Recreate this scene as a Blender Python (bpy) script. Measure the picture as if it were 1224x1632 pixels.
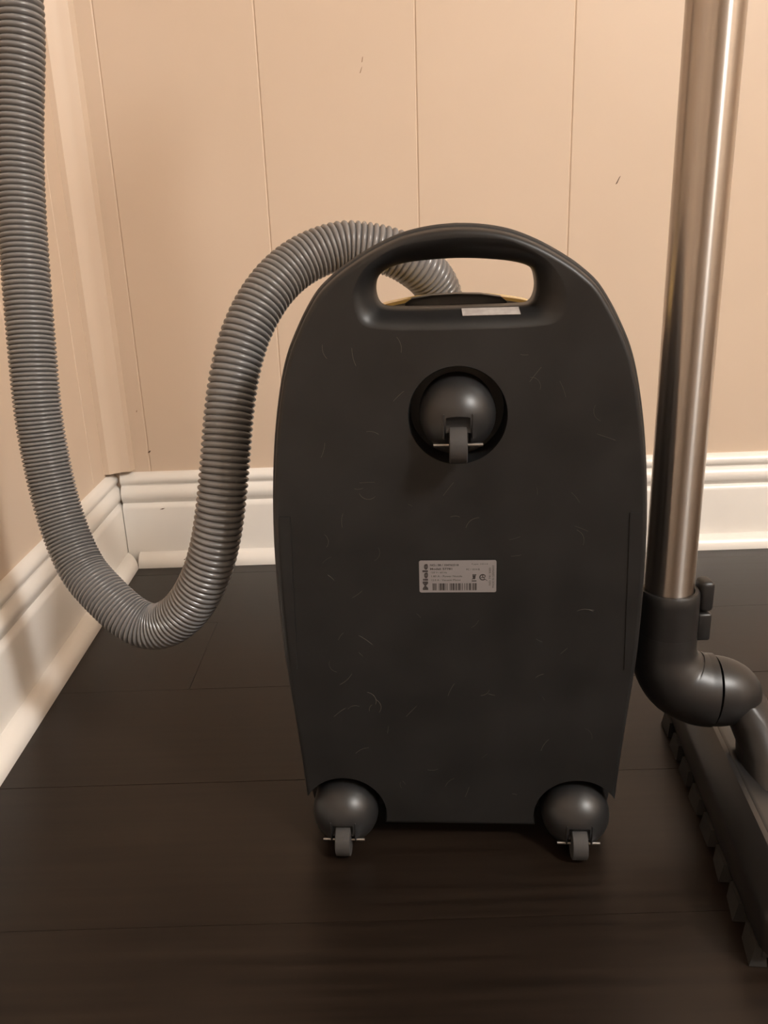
import bpy, bmesh, math, random
from mathutils import Vector, Matrix

# ------------------------------------------------------------------ scene, camera, light
scene = bpy.context.scene
COL = scene.collection
for o in list(bpy.data.objects):
    bpy.data.objects.remove(o)

CAM_H = 0.47
cam = bpy.data.cameras.new('camera')
cam.sensor_fit = 'VERTICAL'
cam.sensor_height = 36.0
cam.lens = 1330.0 / 1632.0 * 36.0
cam.clip_start = 0.01
cam_o = bpy.data.objects.new('camera', cam)
COL.objects.link(cam_o)
# camera axes in the world: right, up, backward (hand-held phone tilted down 18 degrees, rolled 2 degrees)
CR = Vector((0.998730, -0.037788, -0.033314)).normalized()
CB = Vector((-0.025322, -0.948261, 0.316481)).normalized()
CR = (CR - CB * CR.dot(CB)).normalized()
CU = CB.cross(CR)
cam_o.matrix_world = Matrix(((CR.x, CU.x, CB.x, 0.0), (CR.y, CU.y, CB.y, 0.0),
                             (CR.z, CU.z, CB.z, CAM_H), (0, 0, 0, 1)))
scene.camera = cam_o

world = bpy.data.worlds.new('world')
scene.world = world
world.use_nodes = True
world.node_tree.nodes['Background'].inputs[0].default_value = (1.0, 0.85, 0.7, 1)
world.node_tree.nodes['Background'].inputs[1].default_value = 0.02

LAMP_POS = (1.66, -1.04, 2.20)
LAMP_POWER = 216.0
LAMP_COLOR = (1.0, 0.99, 0.98)
LAMP_RADIUS = 0.18

scene.view_settings.view_transform = 'Standard'
scene.view_settings.look = 'None'
scene.view_settings.exposure = 0.0
scene.view_settings.gamma = 1.0
scene.view_settings.use_curve_mapping = False

rng = random.Random(7)

# ------------------------------------------------------------------ helpers
def link(name, me, mats=None, parent=None, loc=None):
    o = bpy.data.objects.new(name, me)
    COL.objects.link(o)
    if mats is not None and me is not None and len(me.materials) == 0:
        for m in (mats if isinstance(mats, (list, tuple)) else [mats]):
            me.materials.append(m)
    if parent is not None:
        o.parent = parent
    if loc is not None:
        o.location = loc
    return o

def pymesh(name, verts, faces, smooth=None):
    me = bpy.data.meshes.new(name)
    me.from_pydata([tuple(v) for v in verts], [], faces)
    bm = bmesh.new(); bm.from_mesh(me)
    bmesh.ops.recalc_face_normals(bm, faces=bm.faces)
    bm.to_mesh(me); bm.free()
    if smooth is not None:
        for p in me.polygons:
            p.use_smooth = True
        me.set_sharp_from_angle(angle=math.radians(smooth))
    return me

def loft(rings, cap0=True, cap1=True, closed=True):
    n = len(rings[0]); v = []; f = []
    for r in rings:
        v += [tuple(p) for p in r]
    for i in range(len(rings) - 1):
        for j in range(n if closed else n - 1):
            k = (j + 1) % n
            f.append((i * n + j, i * n + k, (i + 1) * n + k, (i + 1) * n + j))
    if cap0: f.append(tuple(range(n - 1, -1, -1)))
    if cap1: f.append(tuple(range((len(rings) - 1) * n, len(rings) * n)))
    return v, f

def box_vf(x0, x1, y0, y1, z0, z1):
    v = [(x, y, z) for x in (x0, x1) for y in (y0, y1) for z in (z0, z1)]
    f = [(0, 1, 3, 2), (4, 6, 7, 5), (0, 4, 5, 1), (2, 3, 7, 6), (0, 2, 6, 4), (1, 5, 7, 3)]
    return v, f

def box_mesh(name, x0, x1, y0, y1, z0, z1, bevel=0.0, seg=2):
    v, f = box_vf(x0, x1, y0, y1, z0, z1)
    me = pymesh(name, v, f)
    if bevel > 0:
        bm = bmesh.new(); bm.from_mesh(me)
        bmesh.ops.bevel(bm, geom=bm.edges[:], offset=bevel, segments=seg, affect='EDGES', profile=0.5)
        bm.to_mesh(me); bm.free()
        if seg > 1:
            for p in me.polygons: p.use_smooth = True
            me.set_sharp_from_angle(angle=math.radians(50))
    return me

def prism_mesh(name, poly, axis_pts, smooth=None):
    """poly: list of (a,b); axis_pts: function mapping (a,b,end) -> xyz for end 0/1"""
    r0 = [axis_pts(a, b, 0) for a, b in poly]
    r1 = [axis_pts(a, b, 1) for a, b in poly]
    v, f = loft([r0, r1])
    return pymesh(name, v, f, smooth)

def catmull(pts, n, closed=False):
    out = []; m = len(pts)
    segs = m if closed else m - 1
    for i in range(segs):
        if closed:
            p0, p1, p2, p3 = (pts[(i + k) % m] for k in (-1, 0, 1, 2))
        else:
            p0 = pts[max(i - 1, 0)]; p1 = pts[i]; p2 = pts[i + 1]; p3 = pts[min(i + 2, m - 1)]
        for k in range(n):
            t = k / n
            out.append(tuple(0.5 * ((2 * b) + (-a + c) * t + (2 * a - 5 * b + 4 * c - d) * t * t +
                                    (-a + 3 * b - 3 * c + d) * t ** 3)
                             for a, b, c, d in zip(p0, p1, p2, p3)))
    if not closed:
        out.append(tuple(pts[-1]))
    return out

def resample(pts, step):
    pts = [Vector(p) for p in pts]
    out = [pts[0].copy()]; need = step
    for a, b in zip(pts[:-1], pts[1:]):
        L = (b - a).length; d = 0.0
        while L - d >= need:
            d += need
            out.append(a.lerp(b, d / L)); need = step
        need -= (L - d)
    return out

def tube_rings(path, radii, seg=24, up=Vector((0, 1, 0))):
    rings = []; n = len(path); prev = None
    for i in range(n):
        t = (path[min(i + 1, n - 1)] - path[max(i - 1, 0)]).normalized()
        if prev is None:
            a = up - t * up.dot(t)
            if a.length < 1e-4:
                a = Vector((1, 0, 0)) - t * t.x
        else:
            a = prev - t * prev.dot(t)
        a.normalize(); prev = a
        b = t.cross(a); r = radii[i]
        rings.append([path[i] + (a * math.cos(q) + b * math.sin(q)) * r
                      for q in (2 * math.pi * j / seg for j in range(seg))])
    return rings

def tube_mesh(name, path, radii, seg=24, smooth=60, up=Vector((0, 1, 0))):
    v, f = loft(tube_rings([Vector(p) for p in path], radii, seg, up))
    return pymesh(name, v, f, smooth)

def lathe_mesh(name, prof, seg=32, smooth=40, axis='Z', c=(0, 0, 0)):
    rings = []
    for r, h in prof:
        ring = []
        for j in range(seg):
            q = 2 * math.pi * j / seg
            x, y = r * math.cos(q), r * math.sin(q)
            p = {'Z': (x, y, h), 'X': (h, x, y), 'Y': (x, h, y)}[axis]
            ring.append((p[0] + c[0], p[1] + c[1], p[2] + c[2]))
        rings.append(ring)
    v, f = loft(rings)
    return pymesh(name, v, f, smooth)

def boolean(me, cutters, smooth=35):
    base = link('tmp_base', me)
    cut_objs = []
    for cm in cutters:
        c = link('tmp_cut', cm); cut_objs.append(c)
        md = base.modifiers.new('cut', 'BOOLEAN'); md.operation = 'DIFFERENCE'
        md.solver = 'EXACT'; md.object = c
    bpy.context.view_layer.update()
    dg = bpy.context.evaluated_depsgraph_get()
    res = bpy.data.meshes.new_from_object(base.evaluated_get(dg))
    for o in cut_objs + [base]:
        bpy.data.objects.remove(o)
    bm = bmesh.new(); bm.from_mesh(res)
    bmesh.ops.remove_doubles(bm, verts=bm.verts, dist=1e-6)
    bm.to_mesh(res); bm.free()
    for p in res.polygons: p.use_smooth = True
    res.set_sharp_from_angle(angle=math.radians(smooth))
    return res

def weighted(o):
    m = o.modifiers.new('weighted', 'WEIGHTED_NORMAL'); m.keep_sharp = True; m.weight = 60
    return o

def top(o, label, cat, group=None):
    o['label'] = label; o['category'] = cat
    if group: o['group'] = group
    return o

def structure(o, label, cat='room'):
    o['kind'] = 'structure'; o['label'] = label; o['category'] = cat
    return o

def empty(name, loc=(0, 0, 0), rz=0.0):
    o = bpy.data.objects.new(name, None)
    COL.objects.link(o); o.location = loc; o.rotation_euler = (0, 0, rz)
    o.empty_display_size = 0.05
    return o

# ------------------------------------------------------------------ materials
def mat(name, color, rough=0.5, metal=0.0, spec=0.5, coat=0.0):
    m = bpy.data.materials.new(name); m.use_nodes = True
    b = m.node_tree.nodes['Principled BSDF']
    b.inputs['Base Color'].default_value = (*color, 1)
    b.inputs['Roughness'].default_value = rough
    b.inputs['Metallic'].default_value = metal
    b.inputs['Specular IOR Level'].default_value = spec
    b.inputs['Coat Weight'].default_value = coat
    return m

def noise_color(m, c0, c1, scale, detail=4, mapping=(1, 1, 1), lo=0.35, hi=0.65, rough_var=None, coord='Object'):
    nt = m.node_tree; b = nt.nodes['Principled BSDF']
    tc = nt.nodes.new('ShaderNodeTexCoord'); mp = nt.nodes.new('ShaderNodeMapping')
    mp.inputs['Scale'].default_value = mapping
    no = nt.nodes.new('ShaderNodeTexNoise'); no.inputs['Scale'].default_value = scale
    no.inputs['Detail'].default_value = detail
    cr = nt.nodes.new('ShaderNodeValToRGB')
    cr.color_ramp.elements[0].position = lo; cr.color_ramp.elements[0].color = (*c0, 1)
    cr.color_ramp.elements[1].position = hi; cr.color_ramp.elements[1].color = (*c1, 1)
    nt.links.new(tc.outputs[coord], mp.inputs['Vector']); nt.links.new(mp.outputs[0], no.inputs['Vector'])
    nt.links.new(no.outputs['Fac'], cr.inputs[0]); nt.links.new(cr.outputs[0], b.inputs['Base Color'])
    if rough_var:
        mr = nt.nodes.new('ShaderNodeMapRange')
        mr.inputs['To Min'].default_value = rough_var[0]; mr.inputs['To Max'].default_value = rough_var[1]
        nt.links.new(no.outputs['Fac'], mr.inputs['Value']); nt.links.new(mr.outputs[0], b.inputs['Roughness'])
    return mp, no

def bump(m, scale, strength, dist=0.001, mapping=(1, 1, 1), detail=3):
    nt = m.node_tree; b = nt.nodes['Principled BSDF']
    tc = nt.nodes.new('ShaderNodeTexCoord'); mp = nt.nodes.new('ShaderNodeMapping')
    mp.inputs['Scale'].default_value = mapping
    no = nt.nodes.new('ShaderNodeTexNoise'); no.inputs['Scale'].default_value = scale
    no.inputs['Detail'].default_value = detail
    bp = nt.nodes.new('ShaderNodeBump'); bp.inputs['Strength'].default_value = strength
    bp.inputs['Distance'].default_value = dist
    nt.links.new(tc.outputs['Object'], mp.inputs['Vector']); nt.links.new(mp.outputs[0], no.inputs['Vector'])
    nt.links.new(no.outputs['Fac'], bp.inputs['Height']); nt.links.new(bp.outputs[0], b.inputs['Normal'])

M_WALL = mat('beige_wall_paint', (0.62, 0.47, 0.34), 0.45)
noise_color(M_WALL, (0.615, 0.485, 0.370), (0.645, 0.512, 0.395), 3.0)
bump(M_WALL, 160, 0.06, 0.0006)
M_TRIM = mat('white_trim_paint', (0.78, 0.72, 0.65), 0.32)
noise_color(M_TRIM, (0.775, 0.740, 0.690), (0.825, 0.790, 0.740), 7.0, 5)
bump(M_TRIM, 60, 0.05, 0.0008)
M_CEIL = mat('ceiling_paint', (0.75, 0.70, 0.62), 0.8)
M_SUB = mat('subfloor', (0.01, 0.008, 0.006), 0.9)
M_CRACK = mat('dark_crack', (0.10, 0.06, 0.035), 0.9)
M_SCUFF = mat('brown_scuff', (0.25, 0.15, 0.085), 0.8)

def plank_material():
    m = mat('dark_stained_oak', (0.02, 0.014, 0.01), 0.38, spec=0.32)
    nt = m.node_tree; b = nt.nodes['Principled BSDF']
    mp, no = noise_color(m, (0.0068, 0.0042, 0.0028), (0.0140, 0.0090, 0.0060), 9, 8, (0.6, 14, 14), 0.3, 0.72, (0.30, 0.40))
    oi = nt.nodes.new('ShaderNodeObjectInfo')
    ad = nt.nodes.new('ShaderNodeVectorMath'); ad.operation = 'ADD'
    cx = nt.nodes.new('ShaderNodeCombineXYZ')
    ml = nt.nodes.new('ShaderNodeMath'); ml.operation = 'MULTIPLY'; ml.inputs[1].default_value = 37.0
    nt.links.new(oi.outputs['Random'], ml.inputs[0])
    nt.links.new(ml.outputs[0], cx.inputs[0]); nt.links.new(ml.outputs[0], cx.inputs[1])
    tc = [n for n in nt.nodes if n.type == 'TEX_COORD'][0]
    nt.links.new(tc.outputs['Object'], ad.inputs[0]); nt.links.new(cx.outputs[0], ad.inputs[1])
    nt.links.new(ad.outputs[0], mp.inputs['Vector'])
    bp = nt.nodes.new('ShaderNodeBump'); bp.inputs['Strength'].default_value = 0.06; bp.inputs['Distance'].default_value = 0.0005
    nt.links.new(no.outputs['Fac'], bp.inputs['Height']); nt.links.new(bp.outputs[0], b.inputs['Normal'])
    return m
M_PLANK = plank_material()

M_BASE = mat('charcoal_plastic', (0.05, 0.046, 0.043), 0.42, spec=0.38)
noise_color(M_BASE, (0.0095, 0.0094, 0.0094), (0.0140, 0.0137, 0.0137), 22, 6, rough_var=(0.36, 0.50))
bump(M_BASE, 900, 0.10, 0.0003)
M_BUMPER = mat('black_bumper_rubber', (0.018, 0.017, 0.016), 0.55)
M_YELLOW = mat('yellow_cover', (0.88, 0.64, 0.22), 0.25, coat=0.3)
M_BLACK = mat('black_plastic', (0.011, 0.0105, 0.0105), 0.42)
bump(M_BLACK, 700, 0.08, 0.0003)
M_CASTER = mat('dark_grey_caster_plastic', (0.014, 0.014, 0.0145), 0.40)
M_WHEEL = mat('grey_wheel_rubber', (0.036, 0.034, 0.033), 0.75)
M_AXLE = mat('steel_axle', (0.32, 0.31, 0.30), 0.35, 1.0)
M_HOSE = mat('grey_hose_vinyl', (0.165, 0.160, 0.158), 0.24, spec=0.6)
M_STEEL = mat('brushed_steel', (0.56, 0.50, 0.45), 0.24, 1.0)
noise_color(M_STEEL, (0.38, 0.342, 0.308), (0.45, 0.405, 0.365), 90, 3, (1, 1, 0.01), rough_var=(0.27, 0.31))
_b = M_STEEL.node_tree.nodes['Principled BSDF']
_b.inputs['Anisotropic'].default_value = 0.95
_b.inputs['Anisotropic Rotation'].default_value = 0.25
_t = M_STEEL.node_tree.nodes.new('ShaderNodeTangent'); _t.direction_type = 'RADIAL'; _t.axis = 'Z'
M_STEEL.node_tree.links.new(_t.outputs[0], _b.inputs['Tangent'])
M_LABEL = mat('silver_label', (0.19, 0.178, 0.178), 0.5)
M_INK = mat('label_ink', (0.03, 0.025, 0.025), 0.6)
M_STICKER = mat('worn_silver_sticker', (0.52, 0.47, 0.42), 0.45)
noise_color(M_STICKER, (0.30, 0.27, 0.25), (0.42, 0.385, 0.36), 160, 5)
M_HAIR = mat('pale_pet_hair', (0.13, 0.11, 0.09), 0.6)
M_HEAD = mat('floor_head_plastic', (0.013, 0.0125, 0.0125), 0.38)
M_BRISTLE = mat('black_bristles', (0.012, 0.011, 0.010), 0.8)

# ------------------------------------------------------------------ room shell
XW = -0.3766                       # left wall plane
TH = math.radians(1.95)            # the back wall is out of square by two degrees
N = Vector((math.sin(TH), math.cos(TH), 0))      # into the back wall
T = Vector((math.cos(TH), -math.sin(TH), 0))     # along the back wall, to the right
C0 = Vector((XW, 1.2218, 0))       # corner of the two walls
ROOM_R, ROOM_F, ROOM_H = 2.6, -3.6, 2.4

def bw(s, q, z):                   # s along the back wall, q out of it into the room
    return C0 + T * s - N * q + Vector((0, 0, z))

def along_back(a, b, end, s0, s1): # moulding profile (a = out of wall, b = height)
    return bw(s0 if end == 0 else s1, a, b)

# floor: slab plus separate planks running along the back wall
floor = structure(link('floor', box_mesh('floor', XW - 0.05, ROOM_R + 0.1, ROOM_F - 0.1, 1.35, -0.05, -0.0125), M_SUB),
                  'dark brown stained wood plank floor', 'floor')
PW = 0.1675
q0 = (C0 - Vector((0, 0.981, 0)))  # seam through (0, .981)
seam0 = -(Vector((0, 0.981, 0)) - C0).dot(N)
rows = [seam0 - PW * 2 + PW * k for k in range(30)]
plank_cache = {}
for ri, qa in enumerate(rows):
    qb = qa + PW
    lo_q = max(qa, 0.004)
    if qb <= 0.01 or qa > 4.4: continue
    s = 0.036 * qb - 0.002 + 0.006
    s_end = ROOM_R - XW + 0.03
    cuts = [s]
    if ri == 2: first = 0.172
    else: first = rng.uniform(0.35, 1.1)
    if 0.55 < qa < 0.95: first = rng.uniform(1.0, 1.2)
    x = s + first
    while x < s_end - 0.15:
        cuts.append(x); x += rng.uniform(0.9, 1.3)
    cuts.append(s_end)
    for a, b in zip(cuts[:-1], cuts[1:]):
        w = qb - lo_q
        key = (round(b - a, 4), round(w, 4))
        g = 0.00025
        me = box_mesh('plank', -(b - a) / 2 + g, (b - a) / 2 - g, -w / 2 + g, w / 2 - g, -0.012, 0.0)
        p = link('plank', me, M_PLANK, floor)
        p.location = bw((a + b) / 2, (lo_q + qb) / 2, rng.uniform(-0.0003, 0.0))
        p.rotation_euler = (0, 0, -TH)

# back wall: backing plus separate vertical panels with V joints
def wall_panel(name, width, height, parent, origin, along, outward, mat_):
    c = 0.0016; d = 0.0014
    prof = [(0, -0.012), (0, -d), (c, 0), (width - c, 0), (width, -d), (width, -0.012)]
    verts = []
    for z in (0.0, height):
        for a, o_ in prof:
            verts.append(origin + along * a + outward * o_ + Vector((0, 0, z)))
    n = len(prof); f = [(j, (j + 1) % n, n + (j + 1) % n, n + j) for j in range(n)]
    f += [tuple(range(n - 1, -1, -1)), tuple(range(n, 2 * n))]
    return link(name, pymesh(name, verts, f), mat_, parent)

sR = (ROOM_R - XW) / T.x
wall_back = structure(link('wall_back', prism_mesh('wall_back', [(-0.012, 0), (-0.10, 0), (-0.10, ROOM_H), (-0.012, ROOM_H)],
                      lambda a, b, e: bw(-0.12 if e == 0 else sR + 0.1, a, b)), M_WALL),
                      'beige painted wood panelling on the back wall', 'wall')
sb = [0.0, 0.0613]
while sb[-1] < sR: sb.append(sb[-1] + 0.2046)
sb[-1] = sR
for a, b in zip(sb[:-1], sb[1:]):
    wall_panel('wall_panel', b - a, ROOM_H, wall_back, bw(a, 0, 0), T, -N, M_WALL)

wall_left = structure(link('wall_left', box_mesh('wall_left', XW - 0.10, XW - 0.012, ROOM_F, 1.30, 0, ROOM_H), M_WALL),
                      'beige painted wood panelling on the left wall', 'wall')
yb = [1.2218, 1.141, 0.9298]
while yb[-1] > ROOM_F: yb.append(yb[-1] - 0.2046)
yb[-1] = ROOM_F
for a, b in zip(yb[:-1], yb[1:]):
    wall_panel('wall_panel', a - b, ROOM_H, wall_left, Vector((XW, a, 0)), Vector((0, -1, 0)), Vector((1, 0, 0)), M_WALL)

structure(link('wall_right', box_mesh('wall_right', ROOM_R, ROOM_R + 0.1, ROOM_F, 1.30, 0, ROOM_H), M_WALL), 'plain beige wall at the right side of the room', 'wall')
structure(link('wall_front', box_mesh('wall_front', XW - 0.1, ROOM_R + 0.1, ROOM_F - 0.1, ROOM_F, 0, ROOM_H), M_WALL), 'plain beige wall behind the viewer', 'wall')
structure(link('ceiling', box_mesh('ceiling', XW - 0.1, ROOM_R + 0.1, ROOM_F - 0.1, 1.4, ROOM_H, ROOM_H + 0.1), M_CEIL), 'plain off white ceiling', 'ceiling')

# baseboard profile: (out of wall, height)
def bead(z0, z1, base, bulge, n=7):
    return [(base + bulge * math.sin(math.pi * (k + 0.5) / n) ** 0.7, z0 + (z1 - z0) * (k + 0.5) / n) for k in range(n)]
BB = [(0.0, 0.0), (0.015, 0.0), (0.015, 0.0885), (0.0142, 0.0925), (0.0118, 0.0955), (0.0095, 0.0972)]
BB += bead(0.0975, 0.1225, 0.0085, 0.0066)
BB += [(0.0078, 0.1232)]
BB += bead(0.1238, 0.1405, 0.0058, 0.0052)
BB += [(0.0045, 0.1425), (0.0, 0.1432)]
SHOE = [(0.0152, 0.0), (0.033, 0.0)] + [(0.0152 + 0.0178 * math.cos(q), 0.002 + 0.0185 * math.sin(q))
        for q in (math.pi / 2 * k / 8 for k in range(0, 9))]
bb_back = structure(link('baseboard_back', prism_mesh('baseboard_back', BB, lambda a, b, e: bw(0.0166 if e == 0 else sR, a, b), 40), M_TRIM),
                    'glossy white moulded baseboard along the back wall', 'baseboard')
link('shoe_moulding', prism_mesh('shoe', SHOE, lambda a, b, e: bw(0.0347 if e == 0 else sR, a, b), 40), M_TRIM, bb_back)
def left_pt(a, b, e):
    return Vector((XW + a, (1.2218 - 0.0005) if e == 0 else ROOM_F, b))
bb_left = structure(link('baseboard_left', prism_mesh('baseboard_left', BB, left_pt, 40), M_TRIM),
                    'glossy white moulded baseboard along the left wall', 'baseboard')
link('shoe_moulding', prism_mesh('shoe', SHOE, lambda a, b, e: Vector((XW + a, 1.2218 - 0.016 - (a - 0.0152) * 1.0 if e == 0 else ROOM_F, b)), 40), M_TRIM, bb_left)

# vertical corner moulding ending above the baseboard
CM = [(0.0006, 0.0), (0.0006, 0.0275), (0.0085, 0.0275), (0.0100, 0.0265), (0.016, 0.0205), (0.024, 0.0160), (0.0335, 0.0135),
      (0.0352, 0.0125), (0.0385, 0.0), ]
tr = structure(link('trim_1', prism_mesh('trim_1', CM, lambda a, b, e: bw(a, b, 0.1475 if e == 0 else ROOM_H), 30), M_WALL),
               'beige vertical corner moulding ending just above the baseboard', 'trim')

# small paint chips and scuffs on walls and trim
def chip(name, parent, pts, m, nrm):
    v = []
    for p in pts: v.append(p)
    for p in pts: v.append(Vector(p) + nrm * 0.0004)
    n = len(pts)
    f = [tuple(range(n)), tuple(range(2 * n - 1, n - 1, -1))] + [(j, (j + 1) % n, n + (j + 1) % n, n + j) for j in range(n)]
    return link(name, pymesh(name, v, f), m, parent)
def wall_chip(s, z, w, h, slant, m, parent=wall_back, q=0.0):
    pts = [bw(s - w / 2 - slant, q, z - h / 2), bw(s + w / 4 - slant * .8, q, z - h / 2 + h * .1), bw(s + w / 2 + slant, q, z + h / 2), bw(s - w / 4 + slant, q, z + h * .35)]
    return chip('paint_chip', parent, pts, m, -N)
wall_chip(0.7403, 0.5277, 0.0022, 0.011, 0.0022, M_CRACK)
wall_chip(0.3993, 0.672, 0.0015, 0.008, 0.0012, M_SCUFF)
wall_chip(0.4015, 0.684, 0.0014, 0.007, 0.0004, M_SCUFF)
wall_chip(0.0631, 0.1735, 0.0040, 0.0035, 0.0006, M_CRACK)
wall_chip(0.0765, 0.0885, 0.006, 0.0018, 0.001, M_CRACK, bb_back, 0.015)
wall_chip(0.105, 0.012, 0.0025, 0.002, 0.0003, M_CRACK, bb_back, 0.0305)
wall_chip(0.052, 0.235, 0.0015, 0.003, 0.0003, M_SCUFF)

# ------------------------------------------------------------------ ceiling lamp (out of the picture, gives the light)
lamp = top(empty('pendant_lamp', (LAMP_POS[0], LAMP_POS[1], ROOM_H)), 'pendant lamp with a round frosted glass globe on a thin rod', 'lamp')
gz = LAMP_POS[2] - ROOM_H
link('lamp_canopy', lathe_mesh('canopy', [(0.008, -0.025), (0.05, -0.022), (0.06, -0.010), (0.06, -0.0005), (0.008, -0.0005)]), M_TRIM, lamp)
link('lamp_rod', lathe_mesh('rod', [(0.006, -0.0225), (0.006, gz + 0.205)], 16), M_TRIM, lamp)
link('lamp_holder', lathe_mesh('holder', [(0.008, gz + 0.207), (0.028, gz + 0.201), (0.034, gz + 0.185), (0.010, gz + 0.187)], 24), M_TRIM, lamp)
ld = bpy.data.lights.new('lamp_globe_light', 'POINT')          # the glowing globe itself
ld.energy = LAMP_POWER; ld.color = LAMP_COLOR; ld.shadow_soft_size = LAMP_RADIUS
lo = bpy.data.objects.new('lamp_globe_light', ld); COL.objects.link(lo); lo.parent = lamp; lo.location = (0, 0, gz)

# ------------------------------------------------------------------ canister vacuum standing on end
YAW = math.radians(-5.8)
vac = top(empty('canister_vacuum', (0.0697, 0.5557, 0.0), YAW),
          'charcoal canister vacuum cleaner standing upright on its end, underside facing forward', 'vacuum cleaner')
UC = -0.003
PROF = [(0.4750, 0.0), (0.4744, 0.012), (0.4728, 0.024), (0.4700, 0.036), (0.4650, 0.0490), (0.4590, 0.0610), (0.4515, 0.0735),
        (0.4450, 0.0825), (0.4360, 0.0925), (0.4240, 0.1010), (0.4100, 0.1088), (0.3925, 0.1168), (0.3700, 0.1232), (0.3368, 0.1293),
        (0.3000, 0.1335), (0.2600, 0.1360), (0.2200, 0.1365), (0.1769, 0.1357), (0.1500, 0.1343), (0.1098, 0.1309), (0.0700, 0.1280),
        (0.0413, 0.1262), (0.0240, 0.1250), (0.0165, 0.1228), (0.0130, 0.1185), (0.0120, 0.1130)]
def half_outline(prof, n=4):
    return catmull([(b, a) for a, b in prof], n)          # (halfwidth, v)
def outline(prof, inset=0.0, vmax=None, vmin=None):
    h = half_outline(prof)
    rt = [(UC + hw, v) for hw, v in h]                    # top centre -> bottom right
    lf = [(UC - hw, v) for hw, v in h[::-1]]              # bottom left -> top centre
    poly = rt + lf[:-1]
    if inset:
        n = len(poly); out = []
        for i in range(n):
            a = Vector(poly[i - 1]); b = Vector(poly[(i + 1) % n]); p = Vector(poly[i])
            t = (b - a)
            if t.length < 1e-9: out.append(tuple(p)); continue
            t.normalize(); nr = Vector((t.y, -t.x))       # inward for clockwise outlines
            out.append((p.x + nr.x * inset, p.y + nr.y * inset))
        poly = out
    return poly
def ring3(poly, w):
    return [(u, w, v) for u, v in poly]

# base shell: front plate (w = 0) with rounded rim
rings = [ring3(outline(PROF, i), w) for i, w in ((0.0075, 0.0), (0.0060, 0.0003), (0.0048, 0.0011), (0.0040, 0.0024), (0.0034, 0.0045),
                                                 (0.0028, 0.0085), (0.0024, 0.0125), (0.0050, 0.0130), (0.0050, 0.0150),
                                                 (0.0030, 0.0155), (0.0030, 0.0480), (0.0050, 0.0535), (0.0070, 0.0560))]
v, f = loft(rings)
base_me = pymesh('base_shell', v, f)
# handle cutter
OB = [(-.0572, .4330), (-.0545, .4430), (-.0450, .4488), (-.0300, .4518), (-.0030, .4530), (.0200, .4517), (.0366, .4492), (.0470, .4450),
      (.0503, .4373), (.0502, .4290), (.0470, .4230), (.0400, .4214), (.0115, .4212), (-.0142, .4212), (-.0420, .4215), (-.0535, .4236)]
OA = [(-.0715, .4300), (-.0668, .4440), (-.0560, .4545), (-.0377, .4630), (-.0030, .4668), (.0250, .4650), (.0400, .4600), (.0560, .4500),
      (.0660, .4370), (.0690, .4240), (.0640, .4115), (.0450, .4080), (.0115, .4075), (-.0142, .4075), (-.0450, .4085), (-.0660, .4125)]
CA, CB_ = catmull(OA, 6, True), catmull(OB, 6, True)
HD = 0.017
def hring(th):
    s = th; w = HD * s * s
    return [(a[0] + (b[0] - a[0]) * s, w, a[1] + (b[1] - a[1]) * s) for a, b in zip(CA, CB_)]
hr = [[(a[0], -0.02, a[1]) for a in CA], [(a[0], -0.0001, a[1]) for a in CA]]
hr += [hring(k / 10) for k in range(1, 11)]
hr += [[(b[0], 0.026, b[1]) for b in CB_]]
hr += [[(b[0] * 1.02, 0.048, 0.437 + (b[1] - 0.437) * 1.04) for b in CB_], [(b[0] * 1.12, 0.08, 0.437 + (b[1] - 0.437) * 1.25) for b in CB_]]
v, f = loft(hr)
cut_handle = pymesh('cut_handle', v, f)
CASTERS = [(-0.0026, 0.3508), (-0.0950, 0.0255), (0.0895, 0.0255)]
cuts = [cut_handle]
for cu, cv in CASTERS:
    cuts.append(lathe_mesh('cut_well', [(0.0352, -0.02), (0.0340, -0.0002), (0.0334, 0.0008), (0.0330, 0.026)], 64, None, 'Y', (cu, 0, cv)))
base_me = boolean(base_me, cuts, 38)
base = weighted(link('base_shell', base_me, M_BASE, vac))

# bumper rim behind the plate
bp = [p for p in PROF]
ro = [ring3(outline(PROF, i), w) for i, w in ((0.0046, 0.0136), (0.0012, 0.0142), (0.0, 0.0165), (0.0, 0.0300), (0.0010, 0.0345), (0.0028, 0.0360))]
n = len(ro[0])
mid = n // 2
# the rim wraps the arch only; it ends 14.6 cm above the floor on both sides
keep = [j for j in range(n) if ro[2][j][2] > 0.146]
first = next(j for j in range(n) if j in set(keep) and ((j - 1) % n) not in set(keep))
order = [(first + k) % n for k in range(len(keep))]
v = []; f = []
sect = []
for j in order:
    outer = [ro[k][j] for k in range(len(ro))]
    sect.append(outer)
inner_ring = [ring3(outline(PROF, 0.0060), w) for w in (0.0136, 0.0360)]
for j, outer in zip(order, sect):
    loop = outer + [inner_ring[1][j], inner_ring[0][j]]
    v += loop
m_ = len(ro) + 2
for i in range(len(order) - 1):
    for k in range(m_):
        k2 = (k + 1) % m_
        f.append((i * m_ + k, i * m_ + k2, (i + 1) * m_ + k2, (i + 1) * m_ + k))
f.append(tuple(range(m_))); f.append(tuple(range((len(order) - 1) * m_, len(order) * m_)))
link('bumper_rim', pymesh('bumper_rim', v, f, 40), M_BUMPER, vac)['label'] = 'black rubber bumper rim'

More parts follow.
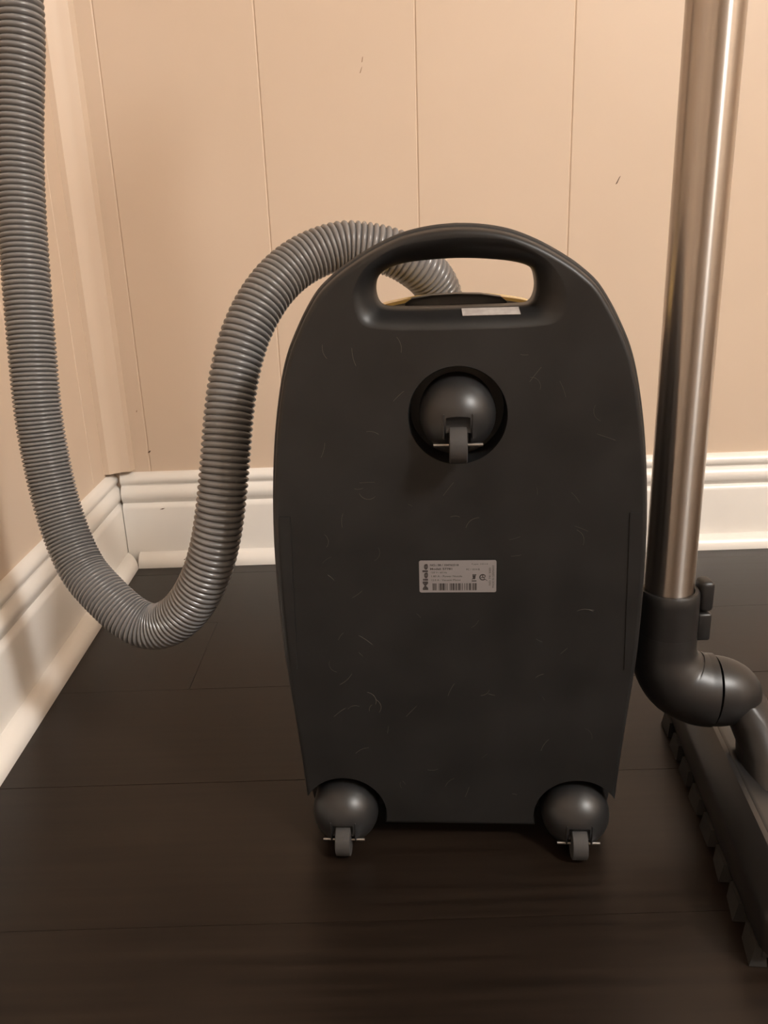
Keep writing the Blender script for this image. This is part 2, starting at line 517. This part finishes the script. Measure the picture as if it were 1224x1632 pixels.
# yellow top cover bulging out behind
COV = [(0.4235, 0.0), (0.4230, 0.018), (0.4212, 0.036), (0.4165, 0.0575), (0.405, 0.084), (0.385, 0.103), (0.36, 0.1135), (0.33, 0.1205),
       (0.29, 0.126), (0.25, 0.1285), (0.20, 0.128), (0.15, 0.1265), (0.10, 0.123), (0.06, 0.120), (0.03, 0.1175), (0.014, 0.116)]
co = outline(COV)
def cov_ring(sc, w, lift):
    return [((u - UC) * sc + UC, w, 0.2 + (vv - 0.2) * sc if vv > 0.2 else 0.2 + (vv - 0.2) * (sc + (1 - sc) * 0.45)) for u, vv in co]
cr = [cov_ring(0.98, 0.0562, 0), cov_ring(1.0, 0.066, 0), cov_ring(1.0, 0.092, 0)]
for k in range(1, 9):
    th = math.pi / 2 * k / 8
    cr.append(cov_ring(1.0 - 0.42 * (1 - math.cos(th)), 0.092 + 0.105 * math.sin(th), 0))
v, f = loft(cr)
link('rear_shell', pymesh('rear_shell', v, f, 50), M_BUMPER, vac)
# yellow lid: a skin 2 mm proud of the dark shell around its front end
lid = []
idx = [j for j in range(len(co)) if co[j][1] > 0.402]
st = next(j for j in idx if ((j - 1) % len(co)) not in idx)
idx = [(st + k) % len(co) for k in range(len(idx))]
def lid_ring(r, grow):
    out = []
    for j in idx:
        u, w, vv = r[j]
        d = Vector((u - UC, vv - 0.25)); d.normalize()
        out.append((u + d.x * grow, w + (grow * 0.5 if grow > 0 else 0), vv + d.y * grow))
    return out
for r in cr[1:8]:
    lid.append((lid_ring(r, 0.0022), lid_ring(r, -0.0010)))
loops = []
ni = len(idx)
v = []; f = []
for o_, i_ in lid: v += o_ + i_
S2 = 2 * ni
for a_ in range(len(lid) - 1):
    for k in range(ni - 1):
        f.append((a_ * S2 + k, a_ * S2 + k + 1, (a_ + 1) * S2 + k + 1, (a_ + 1) * S2 + k))
        f.append((a_ * S2 + ni + k, (a_ + 1) * S2 + ni + k, (a_ + 1) * S2 + ni + k + 1, a_ * S2 + ni + k + 1))
    for k in (0, ni - 1):
        f.append((a_ * S2 + k, (a_ + 1) * S2 + k, (a_ + 1) * S2 + ni + k, a_ * S2 + ni + k))
for a_ in (0, len(lid) - 1):
    for k in range(ni - 1):
        f.append((a_ * S2 + k, a_ * S2 + k + 1, a_ * S2 + ni + k + 1, a_ * S2 + ni + k))
link('top_cover', pymesh('top_cover', v, f, 50), M_YELLOW, vac)['label'] = 'yellow lid seen through the handle opening'

# dark hose port sitting on the front end of the cover
arch = [(-0.0405, 0.4085), (-0.0400, 0.4195), (-0.0350, 0.4225), (-0.020, 0.4246), (-0.002, 0.4252), (0.016, 0.4245), (0.031, 0.4222), (0.0352, 0.4190), (0.0360, 0.4085)]
pr = []
for w, sc, dz in ((0.0585, 0.92, 0.0), (0.0600, 0.97, 0.0020), (0.0800, 0.98, 0.0018), (0.115, 0.97, -0.0015), (0.135, 0.92, -0.006)):
    pr.append([((u + 0.0022) * sc - 0.0022, w, vv + (dz if vv > 0.41 else 0)) for u, vv in arch])
v, f = loft(pr)
link('hose_port', pymesh('hose_port', v, f, 40), M_BLACK, vac)
link('hose_collar', lathe_mesh('hose_collar', [(0.0175, 0.345), (0.0265, 0.345), (0.0270, 0.392), (0.0262, 0.3985), (0.0195, 0.400), (0.0175, 0.399)], 40, 40, 'Z', (-0.0105, 0.196, 0)), M_BLACK, vac)

# casters
def make_caster(cu, cv, r):
    hemi = []
    for k in range(0, 11):
        th = math.pi / 2 * k / 10
        hemi.append((max(r * math.sin(th), 0.0008), 0.006 - 0.0255 * math.cos(th)))
    hemi.append((r, 0.0255))
    body = lathe_mesh('caster_dome', hemi, 48, None, 'Y', (cu, 0, cv))
    v_, f_ = box_vf(cu - 0.04, cu + 0.04, -0.05, 0.004, cv - 0.05, cv - 0.0165)
    c1 = pymesh('c1', v_, f_)
    c2 = box_mesh('c2', cu - 0.0086, cu + 0.0086, -0.05, 0.020, cv - 0.05, cv - 0.0075, 0.002)
    c3 = lathe_mesh('c3', [(0.0095, -0.0080), (0.0095, 0.0080)], 32, None, 'X', (cu, -0.0255, cv - 0.0035))
    me_ = boolean(body, [c1, c2, c3], 35)
    cas = link('caster', me_, M_CASTER, vac)
    wz, wy, wr = (0.0128 if cv < 0.1 else cv - 0.0165), -0.0150, 0.0126
    wh = lathe_mesh('caster_wheel', [(0.004, -0.0060), (wr - 0.0012, -0.0060), (wr - 0.0002, -0.0055), (wr, -0.003), (wr, 0.003), (wr - 0.0002, 0.0055), (wr - 0.0012, 0.0060), (0.004, 0.0060)],
                    36, 40, 'X', (cu, wy, wz))
    link('caster_wheel', wh, M_WHEEL, cas)['label'] = 'small grey rubber wheel'
    link('axle', lathe_mesh('axle', [(0.0012, -0.0165), (0.0012, 0.0165)], 12, 40, 'X', (cu, wy, wz)), M_AXLE, cas)['label'] = 'thin steel axle'
    for sx in (-1, 1):
        fin = box_mesh('fin', cu + sx * 0.0096 - 0.0006, cu + sx * 0.0096 + 0.0006, -0.0182, -0.004, cv - 0.0120, cv + 0.0050, 0.0005, 1)
        link('fin', fin, M_CASTER, cas)
for (cu, cv), r in zip(CASTERS, (0.0262, 0.0266, 0.0266)):
    make_caster(cu, cv, r)

# thin grip strips along both lower edges of the plate
for sx in (-1, 1):
    h = [(hw, vv) for hw, vv in half_outline(PROF) if 0.151 < vv < 0.286]
    inner = 0.1195
    poly = [(UC + sx * (hw - 0.0082), vv) for hw, vv in h] + [(UC + sx * (inner + 0.003), h[-1][1]), (UC + sx * inner, h[0][1])]
    rr = [[(u, 0.0008, vv) for u, vv in poly], [(u, -0.0007, vv) for u, vv in poly]]
    v, f = loft(rr)
    link('edge_strip', pymesh('edge_strip', v, f), M_BASE, vac)

# rating label with print
def rounded_rect(x0, x1, z0, z1, r, n=5):
    out = []
    for cx_, cz_, a0 in ((x1 - r, z1 - r, 0), (x0 + r, z1 - r, 90), (x0 + r, z0 + r, 180), (x1 - r, z0 + r, 270)):
        for k in range(n + 1):
            a = math.radians(a0 + 90 * k / n)
            out.append((cx_ + r * math.cos(a), cz_ + r * math.sin(a)))
    return out
LX0, LX1, LZ0, LZ1 = -0.0310, 0.0246, 0.2205, 0.2454
rr = rounded_rect(LX0, LX1, LZ0, LZ1, 0.0014)
v, f = loft([[(a, 0.0002, b) for a, b in rr], [(a, -0.0004, b) for a, b in rr]])
label = link('rating_label', pymesh('rating_label', v, f), M_LABEL, vac)
label['label'] = 'silver rating label with black print and barcode'
INK_W = -0.00050
def text_mesh(body, size, bold=0.0):
    cu_ = bpy.data.curves.new('txt', 'FONT'); cu_.body = body; cu_.size = size; cu_.offset = bold
    cu_.fill_mode = 'FRONT' if hasattr(cu_, 'fill_mode') else 'FULL'
    cu_.resolution_u = 3
    to = bpy.data.objects.new('txt', cu_); COL.objects.link(to)
    bpy.context.view_layer.update()
    me_ = bpy.data.meshes.new_from_object(to.evaluated_get(bpy.context.evaluated_depsgraph_get()))
    bpy.data.objects.remove(to)
    return me_
def put_text(body, x, z, width, height, rot=0, bold=0.0):
    me_ = text_mesh(body, 1.0, bold)
    xs = [q.co.x for q in me_.vertices]; ys = [q.co.y for q in me_.vertices]
    x0_, x1_, y0_, y1_ = min(xs), max(xs), min(ys), max(ys)
    for q in me_.vertices:
        a = (q.co.x - x0_) / (x1_ - x0_) * width; b = (q.co.y - y0_) / (y1_ - y0_) * height
        if rot: a, b = -b + height, a          # reads upward
        q.co = (x + a, INK_W, z + b)
    return link('print_line', me_, M_INK, label)
put_text('Miele', LX0 + 0.0024, LZ0 + 0.0020, 0.0205, 0.0040, 1, 0.035)
put_text('NO.: 58 / 104762218', LX0 + 0.0080, LZ1 - 0.0042, 0.0205, 0.0016, 0, 0.02)
put_text('Model: S7781', LX0 + 0.0080, LZ1 - 0.0072, 0.0158, 0.0016, 0, 0.02)
put_text('120 V~ 60 Hz', LX0 + 0.0086, LZ1 - 0.0098, 0.0115, 0.0013)
put_text('1.80 A - Power Nozzle', LX0 + 0.0088, LZ1 - 0.0128, 0.0222, 0.0014)
put_text('12.0 A - Vacuum Motor', LX0 + 0.0088, LZ1 - 0.0158, 0.0214, 0.0014)
put_text('Type: HS14', LX1 - 0.0180, LZ1 - 0.0036, 0.0118, 0.0013)
put_text('FC / 1014 B', LX1 - 0.0215, LZ1 - 0.0076, 0.0095, 0.0014)
put_text('NO. 741 5005', LX1 - 0.0054, LZ0 + 0.0055, 0.0138, 0.0014, 1)
put_text('MADE IN GERMANY', LX1 - 0.0030, LZ0 + 0.0035, 0.0178, 0.0014, 1)
def ink_poly(name, polys):
    v_, f_ = [], []
    for p in polys:
        b0 = len(v_); v_ += [(a, INK_W, b) for a, b in p]; f_.append(tuple(range(b0, b0 + len(p))))
    me_ = bpy.data.meshes.new(name); me_.from_pydata(v_, [], f_)
    return link(name, me_, M_INK, label)
bars = []
widths = '2121141131411214112131112231121312111232112131'
bx = LX0 + 0.0096; total = sum(int(c) for c in widths); unit = 0.0322 / total; on = True
for c in widths:
    w_ = int(c) * unit
    if on: bars.append([(bx, LZ0 + 0.0017), (bx + w_, LZ0 + 0.0017), (bx + w_, LZ0 + 0.0072), (bx, LZ0 + 0.0072)])
    bx += w_; on = not on
ink_poly('barcode', bars)
# crossed-out bin mark over a bar
bxx, bzz = LX1 - 0.0160, LZ0 + 0.0117
ink_poly('bin_mark', [[(bxx - 0.0013, bzz + 0.0020), (bxx + 0.0013, bzz + 0.0020), (bxx + 0.0013, bzz + 0.0025), (bxx - 0.0013, bzz + 0.0025)],
                      [(bxx - 0.0012, bzz + 0.0018), (bxx - 0.0008, bzz - 0.0014), (bxx + 0.0008, bzz - 0.0014), (bxx + 0.0012, bzz + 0.0018)],
                      [(bxx - 0.0017, bzz - 0.0015), (bxx - 0.0014, bzz - 0.0018), (bxx + 0.0017, bzz + 0.0022), (bxx + 0.0014, bzz + 0.0025)],
                      [(bxx - 0.0017, bzz - 0.0031), (bxx + 0.0017, bzz - 0.0031), (bxx + 0.0017, bzz - 0.0023), (bxx - 0.0017, bzz - 0.0023)]])
# round certification mark: open ring with a small hooked stem
def arc_poly(cx_, cz_, r0, r1, a0, a1, n=18):
    o_ = [(cx_ + r1 * math.cos(math.radians(a0 + (a1 - a0) * k / n)), cz_ + r1 * math.sin(math.radians(a0 + (a1 - a0) * k / n))) for k in range(n + 1)]
    i_ = [(cx_ + r0 * math.cos(math.radians(a0 + (a1 - a0) * k / n)), cz_ + r0 * math.sin(math.radians(a0 + (a1 - a0) * k / n))) for k in range(n, -1, -1)]
    return [[o_[k], o_[k + 1], i_[n - k - 1], i_[n - k]] for k in range(n)]
ax, az = LX1 - 0.0098, LZ0 + 0.0118
ink_poly('approval_mark', arc_poly(ax, az, 0.0016, 0.0025, 50, 320) + arc_poly(ax + 0.0008, az + 0.0009, 0.0007, 0.0013, 0, 360) +
         [[(ax + 0.0004, az - 0.0006), (ax + 0.0010, az - 0.0006), (ax + 0.0036, az - 0.0028), (ax + 0.0030, az - 0.0028)],
          [(ax - 0.0012, az - 0.0005), (ax + 0.0014, az - 0.0005), (ax + 0.0014, az + 0.0001), (ax - 0.0012, az + 0.0001)]])

# worn sticker on the slope below the handle opening
vs = []; fs = []
nst = 6
for k in range(nst + 1):
    vv = 0.4162 + (0.4203 - 0.4162) * k / nst
    sn = (vv - 0.4075) / (0.4212 - 0.4075); w = HD * sn * sn
    off = 0.0005
    for u in (0.0006 + 0.0006 * (1 - k / nst), 0.0392 - 0.0008 * k / nst):
        vs.append((u, w - off, vv + off)); 
for k in range(nst):
    fs.append((2 * k, 2 * k + 1, 2 * k + 3, 2 * k + 2))
nb = len(vs)
vs += [(a, b + 0.0003, c - 0.0003) for a, b, c in vs]
fs += [tuple(i + nb for i in q[::-1]) for q in fs]
bd = [0, 1] + [2 * k + 1 for k in range(1, nst + 1)] + [2 * k for k in range(nst, 0, -1)]
fs += [(bd[i], bd[(i + 1) % len(bd)], nb + bd[(i + 1) % len(bd)], nb + bd[i]) for i in range(len(bd))]
link('sticker', pymesh('sticker', vs, fs, 60), M_STICKER, vac)['label'] = 'worn silver sticker below the handle opening'

# stray pale hairs clinging to the plate
hv, hf = [], []
hr_ = random.Random(11)
spots = []
while len(spots) < 64:
    u = hr_.uniform(-0.115, 0.112); vv = hr_.uniform(0.03, 0.405)
    if any((u - a) ** 2 + (vv - b) ** 2 < 0.040 ** 2 for a, b in CASTERS): continue
    if LX0 - 0.01 < u < LX1 + 0.01 and LZ0 - 0.01 < vv < LZ1 + 0.01: continue
    if abs(u - UC) > 0.098: continue
    spots.append((u, vv))
for u, vv in spots:
    a = hr_.uniform(0, 6.28); cv_ = hr_.uniform(-160, 160); L = hr_.uniform(0.003, 0.014); r = hr_.uniform(0.00004, 0.00009)
    path = []; x, z = u, vv
    for k in range(8):
        path.append(Vector((x, -0.0001, z))); st = L / 7
        x += st * math.cos(a); z += st * math.sin(a); a += cv_ * st
    rg = tube_rings(path, [r] * 8, 4, Vector((0, 1, 0)))
    vv_, ff_ = loft(rg); b0 = len(hv)
    hv += vv_; hf += [tuple(i + b0 for i in q) for q in ff_]
hair = link('pet_hair', pymesh('pet_hair', hv, hf), M_HAIR, vac); hair['kind'] = 'stuff'
hair['label'] = 'fine pale hairs clinging to the plastic'

# ------------------------------------------------------------------ corrugated suction hose
HP = [(0.0785, 0.7620, 0.3960), (0.0775, 0.7585, 0.4141), (0.0690, 0.7500, 0.4312), (0.0561, 0.7400, 0.4421), (0.0413, 0.7345, 0.4518), (0.0244, 0.7320, 0.4578),
      (0.0033, 0.7315, 0.4614), (-0.013, 0.7290, 0.4614), (-0.0445, 0.7180, 0.4507), (-0.0708, 0.6979, 0.4276), (-0.09, 0.6790, 0.3937),
      (-0.1015, 0.6644, 0.3513), (-0.1069, 0.6503, 0.3088), (-0.1127, 0.6410, 0.2705), (-0.122, 0.6390, 0.2293), (-0.1379, 0.6420, 0.1934),
      (-0.1601, 0.6490, 0.1659), (-0.1832, 0.6560, 0.1548), (-0.2013, 0.6610, 0.1605), (-0.2185, 0.6690, 0.1725), (-0.2371, 0.6810, 0.1881),
      (-0.2510, 0.6920, 0.2010), (-0.2663, 0.7070, 0.2378), (-0.2742, 0.7174, 0.2790), (-0.2777, 0.7240, 0.3268), (-0.2775, 0.7300, 0.3639),
      (-0.2781, 0.7541, 0.4660), (-0.2757, 0.7776, 0.5661), (-0.2600, 0.7920, 0.6607), (-0.2720, 0.7980, 0.7200), (-0.2900, 0.8040, 0.7900), (-0.3170, 0.8090, 0.8550), (-0.3350, 0.8120, 0.8950)]
dense = [Vector(p) for p in catmull(HP, 12)]
for _ in range(60):
    dense = [dense[0]] + [dense[i] * 0.5 + (dense[i - 1] + dense[i + 1]) * 0.25 for i in range(1, len(dense) - 1)] + [dense[-1]]
# rib spacing varies: stretched where the hose hangs straight, squeezed in the lower bend
PITCH_AT = [(0.0, 0.0046), (0.13, 0.0046), (0.30, 0.0050), (0.42, 0.0050), (0.50, 0.0040), (0.56, 0.0034), (0.66, 0.0034), (0.76, 0.0036), (0.95, 0.0048), (1.2, 0.0054), (3.0, 0.0054)]
def pitch_at(l):
    for (a, pa), (b, pb) in zip(PITCH_AT[:-1], PITCH_AT[1:]):
        if a <= l <= b: return pa + (pb - pa) * (l - a) / (b - a)
    return PITCH_AT[-1][1]
SUB = 8
fine = resample(dense, 0.0005)
hp = []; rad = []; l = 0.0; k = 0; lmax = (len(fine) - 2) * 0.0005
while l < lmax:
    x = l / 0.0005; i = int(x)
    hp.append(fine[i].lerp(fine[i + 1], x - i))
    rad.append(0.0174 + 0.0026 * abs(math.cos(math.pi * (k % SUB) / SUB)) ** 0.65)
    l += pitch_at(l) / SUB; k += 1
hose = top(empty('suction_hose', (0, 0, 0)), 'grey corrugated suction hose looping down beside the canister and up the left wall', 'hose')
link('hose_tube', tube_mesh('hose_tube', hp, rad, 28, 75), M_HOSE, hose)
cp = [hp[-12], hp[-12] + (hp[-1] - hp[-12]).normalized() * 0.075]
link('hose_cuff', tube_mesh('hose_cuff', cp, [0.0225, 0.0210], 28, 40), M_BLACK, hose)

# ------------------------------------------------------------------ steel wand with floor head
WX, WY = 0.2390, 0.5985
wand = top(empty('vacuum_wand', (WX, WY, 0.0)), 'brushed steel vacuum wand standing upright on a black floor head', 'vacuum wand')
tube = lathe_mesh('tube', [(0.0165, 0.192), (0.0190, 0.192), (0.0190, 1.020), (0.0165, 1.020)], 48, 40)
link('steel_tube', tube, M_STEEL, wand)['label'] = 'shiny brushed steel tube'
link('end_cuff', lathe_mesh('end_cuff', [(0.0165, 0.990), (0.0215, 0.990), (0.0225, 1.000), (0.0225, 1.030), (0.0205, 1.035), (0.0165, 1.035)], 40, 40), M_BLACK, wand)
# collar and elbow
cx0 = 0.0040
link('collar', lathe_mesh('collar', [(0.0192, 0.145), (0.0238, 0.145), (0.0238, 0.188), (0.0234, 0.1945), (0.0222, 0.1965), (0.0195, 0.1965), (0.0192, 0.190)], 48, 40, 'Z', (0.0005, 0, 0)), M_BLACK, wand)
lev = box_mesh('release_lever', 0.0235, 0.0345, -0.008, 0.008, 0.1775, 0.2030, 0.0035, 3)
link('release_lever', lev, M_BLACK, wand)['label'] = 'black release lever on the collar'
link('lever_base', box_mesh('lever_base', 0.0220, 0.0335, -0.009, 0.009, 0.1530, 0.1765, 0.0020, 2), M_BLACK, wand)
ep = catmull([(0.0005, 0, 0.160), (0.0005, 0, 0.142), (0.0040, -0.001, 0.128), (0.0135, -0.003, 0.1155), (0.0270, -0.0060, 0.1090), (0.0380, -0.0075, 0.1075)], 5)
er = [0.0240, 0.0250, 0.0272, 0.0290, 0.0298, 0.0300]
er = [er[min(int(i / 5), 5)] + (er[min(int(i / 5) + 1, 5)] - er[min(int(i / 5), 5)]) * ((i % 5) / 5) for i in range(len(ep))]
link('elbow', tube_mesh('elbow', ep, er, 36, 60), M_HEAD, wand)
bp_ = []; br_ = []
for k in range(0, 11):
    t = k / 10
    bp_.append((0.0386 + 0.0400 * t, -0.0076 - 0.0030 * t, 0.1073 - 0.0050 * t))
    br_.append(max(0.0288 * math.sqrt(max(0.0, 1 - (t * 1.0) ** 2.2)), 0.0015))
link('swivel_joint', tube_mesh('swivel_joint', bp_, br_, 36, 60), M_HEAD, wand)
# neck from the swivel joint down to the floor head
nk = []
for x, y, z, a, b in ((0.060, -0.012, 0.104, 0.021, 0.021), (0.070, -0.018, 0.085, 0.019, 0.024), (0.074, -0.030, 0.066, 0.017, 0.027), (0.070, -0.042, 0.050, 0.016, 0.028)):
    nk.append([(x + a * math.cos(q) , y + b * math.sin(q), z) for q in (2 * math.pi * j / 24 for j in range(24))])
v, f = loft(nk)
link('neck', pymesh('neck', v, f, 60), M_BLACK, wand)

# floor head: long narrow body
HANG = math.radians(-8.5)
hd = Vector((math.sin(-HANG) * 1.0, math.cos(HANG), 0))        # long axis, pointing away from the viewer
hx = Vector((hd.y, -hd.x, 0))                                   # to the right of it
hc = Vector((0.2700, 0.5650, 0)) - Vector((WX, WY, 0))         # left top edge at mid length
def hpt(a, b, z):                                               # a across (right +), b along
    return hc + hx * a + hd * b + Vector((0, 0, z))
HL = 0.152
prof = [(0.0, 0.016), (-0.0010, 0.020), (-0.0010, 0.0405), (0.0006, 0.0440), (0.0125, 0.0590), (0.0145, 0.0603), (0.0165, 0.0600), (0.0190, 0.0588), (0.0205, 0.0592), (0.0225, 0.0585), (0.060, 0.0400), (0.0690, 0.0330), (0.0715, 0.0260), (0.0710, 0.016)]
hr2 = []
for b, sc in ((-HL, 0.90), (-HL + 0.004, 0.97), (-HL + 0.010, 1.0), (-0.05, 1.0), (0.0, 1.0), (0.05, 1.0), (HL - 0.010, 1.0), (HL - 0.004, 0.97), (HL, 0.90)):
    hr2.append([hpt(0.035 + (a - 0.035) * sc, b, 0.016 + (z - 0.016) * sc) for a, z in prof])
v, f = loft(hr2)
link('floor_head', pymesh('floor_head', v, f, 35), M_HEAD, wand)['label'] = 'long dark floor head with a ridged top'
v, f = loft([[hpt(a, b, z) for a, z in ((0.002, 0.0085), (0.002, 0.0158), (0.069, 0.0158), (0.069, 0.0085))] for b in (-HL + 0.006, HL - 0.006)])
link('sole_plate', pymesh('sole_plate', v, f), M_BLACK, wand)
nb = 8; step = 2 * HL / nb
for side in (0, 1):
    for k in range(nb):
        b0 = -HL + step * k + 0.006; b1 = -HL + step * (k + 1) - 0.008
        a0, a1 = (-0.0045, 0.006) if side == 0 else (0.066, 0.078)
        j = rng.uniform(-0.0012, 0.0012)
        rr = [[hpt(a0 - j, b0, 0.0005), hpt(a1, b0, 0.0005), hpt(a1, b1, 0.0005), hpt(a0 + j, b1, 0.0005)],
              [hpt(a0 + 0.002, b0 + 0.001, 0.0155), hpt(a1 - 0.002, b0 + 0.001, 0.0155), hpt(a1 - 0.002, b1 - 0.001, 0.0155), hpt(a0 + 0.002, b1 - 0.001, 0.0155)]]
        v, f = loft(rr)
        link('bristle_tuft', pymesh('bristle_tuft', v, f), M_BRISTLE, wand)
